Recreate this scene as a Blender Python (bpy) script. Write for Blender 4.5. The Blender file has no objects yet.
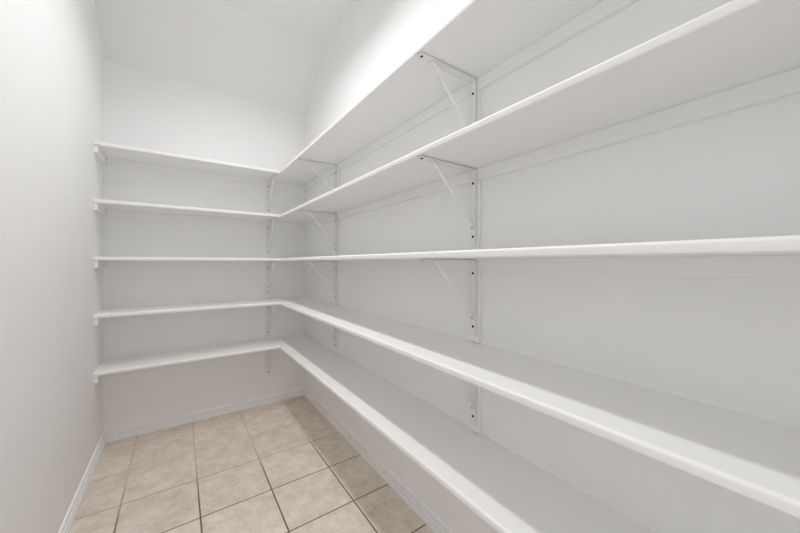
import bpy, bmesh, math, random
from mathutils import Vector

random.seed(7)
scene = bpy.context.scene
COL = scene.collection

# ------------------------------------------------------------------ camera
# world: back/right wall corner is the origin, right wall x=0, back wall y=0,
# floor z=0; the pantry extends along -x (width) and -y (length).
W, L = 1.404, 3.36            # room width, length
H_BACK, H_CEIL, Y_CREASE = 2.64, 3.03, -0.477
D, TH = 0.305, 0.022          # shelf depth and thickness
ZB = [1.966, 1.611, 1.256, 0.901, 0.546]   # undersides of the five shelves, top first

cam_d = bpy.data.cameras.new('camera')
cam = bpy.data.objects.new('camera', cam_d)
COL.objects.link(cam)
cam.location = (-0.977, -2.954, 1.241)
cam.rotation_euler = (math.radians(90), 0, math.radians(-35.1))
cam_d.sensor_width = 36.0
cam_d.lens = 36.0 * 314.7 / 800.0
cam_d.shift_y = -3.7 / 800.0
cam_d.clip_start = 0.02
scene.camera = cam

# ------------------------------------------------------------------ world, light, exposure
WORLD_STRENGTH = 1.15   # even fill light entering through the added doorway
wd = bpy.data.worlds.new('world')
scene.world = wd
wd.use_nodes = True
wd.node_tree.nodes['Background'].inputs[0].default_value = (0.985, 0.99, 1.0, 1)
wd.node_tree.nodes['Background'].inputs[1].default_value = WORLD_STRENGTH
# one long surface-mounted ceiling light, built below as a real fixture
LAMP_X, LAMP_Y, LAMP_LEN = -0.69, -1.58, 1.76
LAMP_WATTS, LAMP_SPREAD = 13.0, 134.0
LIGHT_STRENGTH = 0.8
LIGHT_COLOR = (0.99, 0.987, 0.985)
scene.view_settings.view_transform = 'Standard'
scene.view_settings.look = 'None'
scene.view_settings.gamma = 1.0
scene.view_settings.exposure = 0.25
scene.view_settings.use_curve_mapping = False
scene.cycles.max_bounces = 24
scene.cycles.diffuse_bounces = 20
scene.cycles.glossy_bounces = 4


# ------------------------------------------------------------------ materials
def mat(name, color, rough=0.5, spec=0.5):
    m = bpy.data.materials.new(name)
    m.use_nodes = True
    b = m.node_tree.nodes['Principled BSDF']
    b.inputs['Base Color'].default_value = (*color, 1)
    b.inputs['Roughness'].default_value = rough
    b.inputs['Specular IOR Level'].default_value = spec
    return m


def add_bump(m, scale, strength, dist, detail=2.0, stretch=None):
    nt = m.node_tree
    b = nt.nodes['Principled BSDF']
    g = nt.nodes.new('ShaderNodeNewGeometry')
    n = nt.nodes.new('ShaderNodeTexNoise')
    n.inputs['Scale'].default_value = scale
    n.inputs['Detail'].default_value = detail
    src = g.outputs['Position']
    if stretch:
        mp = nt.nodes.new('ShaderNodeMapping')
        mp.inputs['Scale'].default_value = stretch
        nt.links.new(src, mp.inputs['Vector'])
        src = mp.outputs['Vector']
    nt.links.new(src, n.inputs['Vector'])
    bp = nt.nodes.new('ShaderNodeBump')
    bp.inputs['Strength'].default_value = strength
    bp.inputs['Distance'].default_value = dist
    nt.links.new(n.outputs['Fac'], bp.inputs['Height'])
    nt.links.new(bp.outputs['Normal'], b.inputs['Normal'])


def tint(m, c1, c2, scale, detail=3.0):
    """slow paint variation between two near colours"""
    nt = m.node_tree
    b = nt.nodes['Principled BSDF']
    g = nt.nodes.new('ShaderNodeNewGeometry')
    n = nt.nodes.new('ShaderNodeTexNoise')
    n.inputs['Scale'].default_value = scale
    n.inputs['Detail'].default_value = detail
    nt.links.new(g.outputs['Position'], n.inputs['Vector'])
    r = nt.nodes.new('ShaderNodeValToRGB')
    r.color_ramp.elements[0].position = 0.35
    r.color_ramp.elements[1].position = 0.65
    r.color_ramp.elements[0].color = (*c1, 1)
    r.color_ramp.elements[1].color = (*c2, 1)
    nt.links.new(n.outputs['Fac'], r.inputs['Fac'])
    nt.links.new(r.outputs['Color'], b.inputs['Base Color'])


M_WALL = mat('white_wall_paint', (0.878, 0.877, 0.874), 0.65, 0.3)
tint(M_WALL, (0.845, 0.845, 0.844), (0.857, 0.857, 0.855), 2.0)
add_bump(M_WALL, 75.0, 0.40, 0.0016, 2.0)
M_CEIL = mat('white_ceiling_paint', (0.79, 0.79, 0.79), 0.8, 0.2)
add_bump(M_CEIL, 120.0, 0.2, 0.0016, 2.0)
M_SHELF = mat('white_semigloss_shelf_paint', (0.85, 0.848, 0.843), 0.38, 0.5)
add_bump(M_SHELF, 45.0, 0.05, 0.0003, 3.0)
M_TRIM = mat('white_trim_paint', (0.88, 0.885, 0.89), 0.35, 0.5)
M_STEEL = mat('painted_steel', (0.80, 0.797, 0.79), 0.35, 0.5)
M_SCREW = mat('dark_screw_metal', (0.035, 0.032, 0.03), 0.5, 0.5)
M_SCREW.node_tree.nodes['Principled BSDF'].inputs['Metallic'].default_value = 0.6
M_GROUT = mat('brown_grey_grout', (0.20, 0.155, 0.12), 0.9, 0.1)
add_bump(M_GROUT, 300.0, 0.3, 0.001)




def grout_blend(m):  # brown towards the front, blending to tile tone towards the back wall
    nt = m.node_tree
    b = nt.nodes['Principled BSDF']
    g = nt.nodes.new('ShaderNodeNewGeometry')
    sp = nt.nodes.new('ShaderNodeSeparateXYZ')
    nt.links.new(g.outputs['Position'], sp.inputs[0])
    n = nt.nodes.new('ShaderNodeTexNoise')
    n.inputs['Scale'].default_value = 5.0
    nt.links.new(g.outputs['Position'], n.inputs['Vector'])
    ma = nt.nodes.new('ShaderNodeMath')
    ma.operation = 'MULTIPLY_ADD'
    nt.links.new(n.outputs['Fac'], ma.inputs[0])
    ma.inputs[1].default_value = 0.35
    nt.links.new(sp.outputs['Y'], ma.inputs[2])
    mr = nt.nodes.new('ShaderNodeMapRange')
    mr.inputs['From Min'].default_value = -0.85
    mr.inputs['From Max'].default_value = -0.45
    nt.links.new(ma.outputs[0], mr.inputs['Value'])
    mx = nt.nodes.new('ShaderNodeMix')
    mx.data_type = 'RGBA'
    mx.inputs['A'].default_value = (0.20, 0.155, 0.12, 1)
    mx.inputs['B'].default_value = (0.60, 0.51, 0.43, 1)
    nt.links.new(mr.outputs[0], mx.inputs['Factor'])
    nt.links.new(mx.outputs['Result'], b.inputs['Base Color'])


grout_blend(M_GROUT)


def tile_material():
    m = mat('beige_ceramic_tile', (0.5, 0.4, 0.32), 0.42, 0.45)
    nt = m.node_tree
    b = nt.nodes['Principled BSDF']
    g = nt.nodes.new('ShaderNodeNewGeometry')
    oi = nt.nodes.new('ShaderNodeObjectInfo')
    ad = nt.nodes.new('ShaderNodeVectorMath')
    ad.operation = 'MULTIPLY_ADD'
    nt.links.new(oi.outputs['Random'], ad.inputs[0])
    ad.inputs[1].default_value = (37.0, 19.0, 53.0)
    nt.links.new(g.outputs['Position'], ad.inputs[2])
    n1 = nt.nodes.new('ShaderNodeTexNoise')
    n1.inputs['Scale'].default_value = 13.0
    n1.inputs['Detail'].default_value = 6.0
    n1.inputs['Roughness'].default_value = 0.68
    nt.links.new(ad.outputs[0], n1.inputs['Vector'])
    r = nt.nodes.new('ShaderNodeValToRGB')
    e = r.color_ramp.elements
    e[0].position, e[0].color = 0.30, (0.60, 0.515, 0.435, 1)
    e[1].position, e[1].color = 0.72, (0.82, 0.755, 0.69, 1)
    nt.links.new(n1.outputs['Fac'], r.inputs['Fac'])
    n2 = nt.nodes.new('ShaderNodeTexNoise')
    n2.inputs['Scale'].default_value = 60.0
    n2.inputs['Detail'].default_value = 4.0
    nt.links.new(ad.outputs[0], n2.inputs['Vector'])
    mr = nt.nodes.new('ShaderNodeMapRange')
    mr.inputs['From Min'].default_value = 0.3
    mr.inputs['From Max'].default_value = 0.7
    mr.inputs['To Min'].default_value = 0.93
    mr.inputs['To Max'].default_value = 1.05
    nt.links.new(n2.outputs['Fac'], mr.inputs['Value'])
    mr2 = nt.nodes.new('ShaderNodeMapRange')
    mr2.inputs['To Min'].default_value = 0.95
    mr2.inputs['To Max'].default_value = 1.04
    nt.links.new(oi.outputs['Random'], mr2.inputs['Value'])
    mu = nt.nodes.new('ShaderNodeMath')
    mu.operation = 'MULTIPLY'
    nt.links.new(mr.outputs[0], mu.inputs[0])
    nt.links.new(mr2.outputs[0], mu.inputs[1])
    vm = nt.nodes.new('ShaderNodeVectorMath')
    vm.operation = 'SCALE'
    nt.links.new(r.outputs['Color'], vm.inputs[0])
    nt.links.new(mu.outputs[0], vm.inputs['Scale'])
    nt.links.new(vm.outputs[0], b.inputs['Base Color'])
    bp = nt.nodes.new('ShaderNodeBump')
    bp.inputs['Strength'].default_value = 0.15
    bp.inputs['Distance'].default_value = 0.002
    nt.links.new(n1.outputs['Fac'], bp.inputs['Height'])
    nt.links.new(bp.outputs['Normal'], b.inputs['Normal'])
    return m


M_TILE = tile_material()
M_GLOW = bpy.data.materials.new('lit_opal_glass')
M_GLOW.use_nodes = True
_b = M_GLOW.node_tree.nodes['Principled BSDF']
_b.inputs['Base Color'].default_value = (0.9, 0.9, 0.9, 1)
_b.inputs['Emission Color'].default_value = (*LIGHT_COLOR, 1)
_b.inputs['Emission Strength'].default_value = LIGHT_STRENGTH


# ------------------------------------------------------------------ mesh helpers
def build(name, verts, faces, material, parent=None, smooth=False):
    me = bpy.data.meshes.new(name)
    me.from_pydata(verts, [], faces)
    bm = bmesh.new()
    bm.from_mesh(me)
    bmesh.ops.remove_doubles(bm, verts=bm.verts, dist=1e-6)
    bmesh.ops.recalc_face_normals(bm, faces=bm.faces)
    bm.to_mesh(me)
    bm.free()
    me.materials.append(material)
    if smooth:
        me.polygons.foreach_set('use_smooth', [True] * len(me.polygons))
    o = bpy.data.objects.new(name, me)
    COL.objects.link(o)
    if parent:
        o.parent = parent
    return o


class Mesh:
    """collects boxes, lofts and discs for ONE part"""
    def __init__(self):
        self.v, self.f = [], []

    def box(self, x0, x1, y0, y1, z0, z1):
        b = len(self.v)
        self.v += [(x, y, z) for z in (z0, z1) for x, y in ((x0, y0), (x1, y0), (x1, y1), (x0, y1))]
        self.f += [tuple(b + i for i in q) for q in
                   ((3, 2, 1, 0), (4, 5, 6, 7), (0, 1, 5, 4), (1, 2, 6, 5), (2, 3, 7, 6), (3, 0, 4, 7))]
        return self

    def loft(self, rings, closed=True, caps=True):
        b, n = len(self.v), len(rings[0])
        for r in rings:
            self.v += [tuple(p) for p in r]
        for i in range(len(rings) - 1):
            for j in range(n if closed else n - 1):
                k = (j + 1) % n
                self.f.append((b + i * n + j, b + i * n + k, b + (i + 1) * n + k, b + (i + 1) * n + j))
        if caps:
            self.f.append(tuple(b + j for j in reversed(range(n))))
            self.f.append(tuple(b + (len(rings) - 1) * n + j for j in range(n)))
        return self

    def prism(self, outline, axis, a0, a1):
        """outline of 2-D points extruded along axis ('x','y','z')"""
        def p(q, a):
            return {'x': (a, q[0], q[1]), 'y': (q[0], a, q[1]), 'z': (q[0], q[1], a)}[axis]
        return self.loft([[p(q, a0) for q in outline], [p(q, a1) for q in outline]])

    def build(self, name, material, parent=None, smooth=False):
        return build(name, self.v, self.f, material, parent, smooth)


def bevel(o, width, seg=2, angle=30):
    m = o.modifiers.new('bevel', 'BEVEL')
    m.width, m.segments = width, seg
    m.limit_method = 'ANGLE'
    m.angle_limit = math.radians(angle)
    return o


def tag(o, label, cat, group=None, kind=None):
    o['label'] = label
    o['category'] = cat
    if group:
        o['group'] = group
    if kind:
        o['kind'] = kind
    return o


def empty(name, loc, rz=0.0):
    o = bpy.data.objects.new(name, None)
    o.empty_display_size = 0.1
    o.location = loc
    o.rotation_euler = (0, 0, rz)
    COL.objects.link(o)
    return o


# ------------------------------------------------------------------ the room
T = 0.10
tag(Mesh().box(-W - T, T, 0, T, -0.1, H_CEIL + 0.1).build('wall_back', M_WALL),
    'short white textured back wall behind the short shelf arms', 'wall', kind='structure')
tag(Mesh().box(0, T, -L, 0, -0.1, H_CEIL + 0.1).build('wall_right', M_WALL),
    'long white wall carrying the long shelf arms and two bracket rows', 'wall', kind='structure')
tag(Mesh().box(-W - T, -W, -L, 0, -0.1, H_CEIL + 0.1).build('wall_left', M_WALL),
    'bare white textured wall facing the long shelves', 'wall', kind='structure')
DX0, DX1, DH = -1.30, -0.50, 2.04      # unseen doorway added behind the camera to let in fill light
tag(Mesh().prism([(-W - T, -0.1), (DX0, -0.1), (DX0, DH), (DX1, DH), (DX1, -0.1), (T, -0.1),
                  (T, H_CEIL + 0.1), (-W - T, H_CEIL + 0.1)], 'y', -L - T, -L).build('wall_front', M_WALL),
    'white end wall with a doorway added for fill light, opposite the short shelves', 'wall', kind='structure')
CW = 0.057
tag(Mesh().prism([(DX0 - CW, 0), (DX0, 0), (DX0, DH), (DX1, DH), (DX1, 0), (DX1 + CW, 0), (DX1 + CW, DH + CW),
                  (DX0 - CW, DH + CW)], 'y', -L, -L + 0.014).build('trim_1', M_TRIM),
    'white door casing around the unseen doorway added for fill light', 'trim', kind='structure')
# ceiling: flat part plus the slope that comes down to the back wall
tag(Mesh().prism([(-L, H_CEIL), (Y_CREASE, H_CEIL), (0, H_BACK), (0, H_CEIL + 0.1), (-L, H_CEIL + 0.1)],
                 'x', -W, 0).build('ceiling', M_CEIL),
    'white ceiling sloping down to the back wall past a crease', 'ceiling', kind='structure')

# floor: grout bed and separate ceramic tiles
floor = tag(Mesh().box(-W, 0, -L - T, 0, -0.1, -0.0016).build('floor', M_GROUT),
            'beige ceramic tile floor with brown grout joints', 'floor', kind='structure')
PITCH, JOINT = 0.3302, 0.0070
GX, GY = -0.230, -0.1495      # a joint crossing of the tile grid
shared = {}


def tile_mesh(sx, sy):
    key = (round(sx, 4), round(sy, 4))
    if key in shared:
        return shared[key]
    c, t = 0.0018, 0.006
    hx, hy = sx / 2, sy / 2
    rings = [[(-a, -b, z), (a, -b, z), (a, b, z), (-a, b, z)] for a, b, z in
             ((hx, hy, -t), (hx, hy, -0.0014), (hx - c * 0.45, hy - c * 0.45, -0.0004), (hx - c, hy - c, 0.0))]
    m = Mesh().loft(rings)
    me = bpy.data.meshes.new('tile')
    me.from_pydata(m.v, [], m.f)
    me.materials.append(M_TILE)
    shared[key] = me
    return me


xs = sorted(GX + PITCH * i for i in range(-8, 8))
ys = sorted(GY + PITCH * i for i in range(-14, 6))
for i in range(len(xs) - 1):
    for j in range(len(ys) - 1):
        x0, x1 = max(xs[i] + JOINT / 2, -W), min(xs[i + 1] - JOINT / 2, 0)
        y0, y1 = max(ys[j] + JOINT / 2, -L), min(ys[j + 1] - JOINT / 2, 0)
        if x1 - x0 < 0.02 or y1 - y0 < 0.02:
            continue
        o = bpy.data.objects.new('tile', tile_mesh(x1 - x0, y1 - y0))
        COL.objects.link(o)
        o.parent = floor
        o.location = ((x0 + x1) / 2, (y0 + y1) / 2, random.uniform(-0.0004, 0.0))

# baseboards, mitred in the corners
PROF = [(0, 0), (0.018, 0), (0.018, 0.0300), (0.0165, 0.0325), (0.0080, 0.0330), (0.0080, 0.0395), (0.0145, 0.0400),
        (0.0155, 0.0430), (0.0145, 0.0520), (0.0055, 0.0525), (0.0055, 0.0590), (0.0105, 0.0595),
        (0.0105, 0.0700), (0.0075, 0.0750), (0, 0.0770)]


def baseboard(name, label, place):
    m = Mesh().loft([[place(o, z, 0) for o, z in PROF], [place(o, z, 1) for o, z in PROF]])
    tag(m.build(name, M_TRIM), label, 'baseboard', kind='structure')


baseboard('baseboard_back', 'white stepped baseboard along the short back wall',
          lambda o, z, e: (-W + o if e == 0 else -o, -o, z))
baseboard('baseboard_right', 'white stepped baseboard under the long shelf arms',
          lambda o, z, e: (-o, -o if e == 0 else -L + o, z))
baseboard('baseboard_left', 'white stepped baseboard along the bare wall',
          lambda o, z, e: (-W + o, -o if e == 0 else -L + o, z))
baseboard('baseboard_front', 'short white stepped baseboard beside the added doorway casing',
          lambda o, z, e: (DX1 + CW if e == 0 else -o, -L + o, z))

# ------------------------------------------------------------------ ceiling lamp (the room's light)
lamp = tag(empty('ceiling_light', (LAMP_X, LAMP_Y, H_CEIL)),
           'long narrow white light fixture on the flat ceiling', 'ceiling light')
hl = LAMP_LEN / 2
bevel(Mesh().box(-0.065, 0.065, -hl - 0.012, hl + 0.012, -0.022, -0.0004).build('housing', M_TRIM, lamp), 0.003)
arc = [(0.055 * math.cos(math.radians(a)), -0.0224 - 0.012 * math.sin(math.radians(a))) for a in range(0, 181, 15)]
Mesh().loft([[(x, -hl, z) for x, z in arc], [(x, hl, z) for x, z in arc]]).build('diffuser', M_GLOW, lamp, False)
for e in (-1, 1):
    y0, y1 = sorted((e * (hl + 0.0005), e * (hl + 0.010)))
    bevel(Mesh().prism([(x * 1.06, z * 1.04 if z < -0.0225 else z) for x, z in arc], 'y', y0, y1).build('end_cap', M_TRIM, lamp), 0.001)
ld = bpy.data.lights.new('lamp_light', 'AREA')
ld.shape = 'RECTANGLE'
ld.size, ld.size_y = 0.10, LAMP_LEN
ld.energy = LAMP_WATTS
ld.color = LIGHT_COLOR
ld.spread = math.radians(LAMP_SPREAD)
lo = bpy.data.objects.new('lamp_light', ld)
COL.objects.link(lo)
lo.parent = lamp
lo.location = (0, 0, -0.037)

# ------------------------------------------------------------------ shelves
CT, CH = 0.019, 0.045         # cleat thickness and height
ORD = ['top', 'second', 'third', 'fourth', 'bottom']
SHELF_LABEL = [
    'topmost white L-shaped pantry shelf, nothing but open wall above it',
    'second white L-shaped pantry shelf counting down from the ceiling',
    'middle white L-shaped pantry shelf, two shelves above and two below',
    'fourth white L-shaped pantry shelf, directly above the lowest one',
    'lowest white L-shaped pantry shelf, above the tile floor',
]


def nose_profile():
    """(distance back from the front edge, z) from back bottom, round the nose, to back top"""
    rb, rt = 0.0032, 0.0075        # eased lower and rounder upper edge
    p = [(D, 0.0), (rb + 0.02, 0.0), (rb + 0.0015, 0.0)]
    for k in range(5):
        a = math.radians(-90 - 22.5 * k)
        p.append((rb + rb * math.cos(a), rb + rb * math.sin(a)))
    for k in range(8):
        a = math.radians(180 - 90 * k / 7)
        p.append((rt + rt * math.cos(a), TH - rt + rt * math.sin(a)))
    p += [(rt + 0.0015, TH), (rt + 0.02, TH), (D, TH)]
    return p


NOSE = nose_profile()
for zi, zb in enumerate(ZB):
    s = tag(empty('pantry_shelf', (0, 0, zb)), SHELF_LABEL[zi], 'shelf', 'L-shaped pantry shelves')
    # board: rings along the L, at left end, either side of the eased inner corner, near end
    def ring(kind):
        out = []
        for o, z in NOSE:
            c = 0.010 * max(0.0, 1 - o / 0.03)
            if kind == 0:
                out.append((-W + 0.0005, -D + o, z))
            elif kind == 1:
                out.append((-D + o - c, -D + o, z))
            elif kind == 2:
                out.append((-D + o - c * 0.3, -D + o - c * 0.3, z))
            elif kind == 3:
                out.append((-D + o, -D + o - c, z))
            else:
                out.append((-D + o, -L + 0.0005, z))
        return out
    m = Mesh()
    m.loft([ring(k) for k in range(5)])
    b = m.build('board', M_SHELF, s)
    me = b.data
    me.polygons.foreach_set('use_smooth', [True] * len(me.polygons))
    me.set_sharp_from_angle(angle=math.radians(35))
    # wooden cleats under the board on the three walls
    bevel(Mesh().box(-W + CT, -0.0, -CT, 0, -CH, 0).build('cleat', M_SHELF, s), 0.0015)
    bevel(Mesh().box(-CT, 0, -L, -CT, -CH, 0).build('cleat', M_SHELF, s), 0.0015)
    bevel(Mesh().box(-W, -W + CT, -D + 0.008, 0, -CH, 0).build('cleat', M_SHELF, s), 0.0015)
    # caulk bead along board and walls
    q = 0.0055
    bead = [(0, TH), (q, TH), (q * 0.35, TH + q * 0.35), (0, TH + q)]
    m = Mesh()
    m.loft([[(-W + 0.001, -o, z) for o, z in bead], [(-o, -o, z) for o, z in bead],
            [(-o, -L + 0.001, z) for o, z in bead]])
    m.build('caulk_bead', M_SHELF, s)

# ------------------------------------------------------------------ brackets
LEG, ARM, BW = 0.302, 0.302, 0.030     # leg length, arm reach, plate width
OFF = 0.0030                           # stand-off of the plates from wood
PL = 0.003                             # plate thickness
BR_X, BR_Z = 0.222, -0.208             # where the brace meets the arm / the leg


def rounded_plate(u0, u1, hw, n=8):
    """outline of a flat bar from u0 to u1 with a rounded end at u1"""
    p = [(u0, -hw), (u1 - hw, -hw)]
    for k in range(1, n):
        a = -math.pi / 2 + math.pi * k / n
        p.append((u1 - hw + hw * math.cos(a), hw * math.sin(a)))
    p += [(u1 - hw, hw), (u0, hw)]
    return p


def screw_mesh():
    m = Mesh()
    m.loft([[(r * math.cos(2 * math.pi * k / 12), r * math.sin(2 * math.pi * k / 12), z) for k in range(12)]
            for r, z in ((0.0054, 0.0), (0.0050, 0.0012), (0.0028, 0.0022), (0.0024, 0.0012))])
    return m


def make_bracket(strip_bottom):
    """local frame: wall plane x=0, +x into the room, shelf underside at z = LEG"""
    root = empty('shelf_bracket', (0, 0, 0))
    zt = LEG
    # wooden backing strip between cleat and the shelf below
    bevel(Mesh().box(0.0003, CT, -0.022, 0.022, zt - strip_bottom + 0.0040, zt - CH - 0.0004).build('backing_strip', M_SHELF, root), 0.0015)
    # wall leg: flat bar with turned-out lips down to the brace
    m = Mesh()
    m.prism([(v, zt - u) for u, v in rounded_plate(0.0035, LEG, BW / 2)], 'x', CT + OFF, CT + OFF + PL)
    m.box(CT + 0.0003, CT + OFF, -0.006, 0.006, zt - LEG + 0.012, zt - 0.008)
    leg = m.build('wall_leg', M_STEEL, root)
    bevel(leg, 0.0008, 1)
    m = Mesh()
    for sgn in (-1, 1):
        y0, y1 = sorted((sgn * (BW / 2 - 0.0025), sgn * BW / 2))
        m.box(CT + OFF + PL, CT + OFF + PL + 0.003, y0, y1, zt + BR_Z + 0.004, zt - OFF - PL)
    m.build('leg_lips', M_STEEL, leg)
    # shelf arm
    m = Mesh()
    m.prism([(u, v) for u, v in rounded_plate(CT + OFF, ARM, BW / 2)], 'z', zt - OFF - PL, zt - OFF)
    m.box(CT + OFF, ARM - 0.012, -0.006, 0.006, zt - OFF, zt - 0.0004)
    arm = m.build('shelf_arm', M_STEEL, root)
    bevel(arm, 0.0008, 1)
    m = Mesh()
    for sgn in (-1, 1):
        y0, y1 = sorted((sgn * (BW / 2 - 0.0025), sgn * BW / 2))
        m.prism([(CT + OFF + PL, zt - OFF - PL), (BR_X + 0.012, zt - OFF - PL), (BR_X, zt - OFF - PL - 0.002),
                 (CT + OFF + PL, zt - OFF - PL - 0.002)],
                'y', y0, y1)
    m.build('arm_lips', M_STEEL, arm)
    # diagonal brace: a rounded strap bent at both ends
    pts = [(BR_X + 0.022, -0.0055), (BR_X + 0.006, -0.0065), (BR_X - 0.010, -0.018),
           (0.17, -0.069), (0.115, -0.126), (0.062, -0.180), (CT + 0.016, BR_Z - 0.002),
           (CT + 0.0075, BR_Z - 0.014), (CT + 0.0058, BR_Z - 0.026)]
    hw, ht = 0.0085, 0.0034
    sec = []
    for k in range(12):
        a = 2 * math.pi * k / 12
        sec.append((hw * math.copysign(abs(math.cos(a)) ** 0.6, math.cos(a)),
                    ht * math.copysign(abs(math.sin(a)) ** 0.6, math.sin(a))))
    rings = []
    for i, (x, z) in enumerate(pts):
        a, b = pts[max(i - 1, 0)], pts[min(i + 1, len(pts) - 1)]
        t = Vector((b[0] - a[0], b[1] - a[1])).normalized()
        nx, nz = -t.y, t.x
        rings.append([(x + OFF + nx * h, w, zt - OFF + z + nz * h) for w, h in sec])
    brace = Mesh().loft(rings).build('brace', M_STEEL, root, True)
    for (x, z, ang) in ((CT + 0.0085, BR_Z - 0.018, 90),):
        r = screw_mesh().build('rivet', M_SCREW, brace)
        r.location = (x + OFF, 0, zt - OFF + z)
        r.rotation_euler = (0, math.radians(ang), 0)
    for z in (-0.056, -0.267):
        q = screw_mesh().build('screw', M_SCREW, leg)
        q.location = (CT + OFF + PL, 0, zt + z)
        q.rotation_euler = (0, math.radians(90), 0)
    for x in (ARM - 0.017, CT + 0.035):
        q = screw_mesh().build('screw', M_SCREW if x > 0.2 else M_STEEL, arm)
        q.location = (x, 0, zt - OFF - PL)
        q.rotation_euler = (math.radians(180), 0, 0)
    return root


def copy_tree(o, parent=None):
    c = o.copy()
    COL.objects.link(c)
    c.parent = parent
    for ch in list(o.children):
        copy_tree(ch, c)
    return c


GAP = ZB[0] - ZB[1] - TH
COLUMNS = [
    ((-0.331, 0.0), -90, 5, 'white steel bracket on the short back wall, bracing the {} shelf', 'brackets on the back wall'),
    ((0.0, -0.763), 180, 4, 'white steel bracket on the long wall near the corner, bracing the {} shelf', 'brackets near the corner on the long wall'),
    ((0.0, -2.101), 180, 4, 'white steel bracket on the long wall far from the corner, bracing the {} shelf', 'brackets far from the corner on the long wall'),
]
proto = make_bracket(GAP)
proto_low = make_bracket(0.322)
NAMES = ['topmost', 'second highest', 'middle', 'second lowest', 'lowest']
used = False
for (px, py), rz, count, label, group in COLUMNS:
    for k in range(count):
        if k == 4:
            o = proto_low
        elif not used:
            o, used = proto, True
        else:
            o = copy_tree(proto)
        o.location = (px, py, ZB[k] - LEG)
        o.rotation_euler = (0, 0, math.radians(rz))
        tag(o, label.format(NAMES[k]), 'bracket', group)
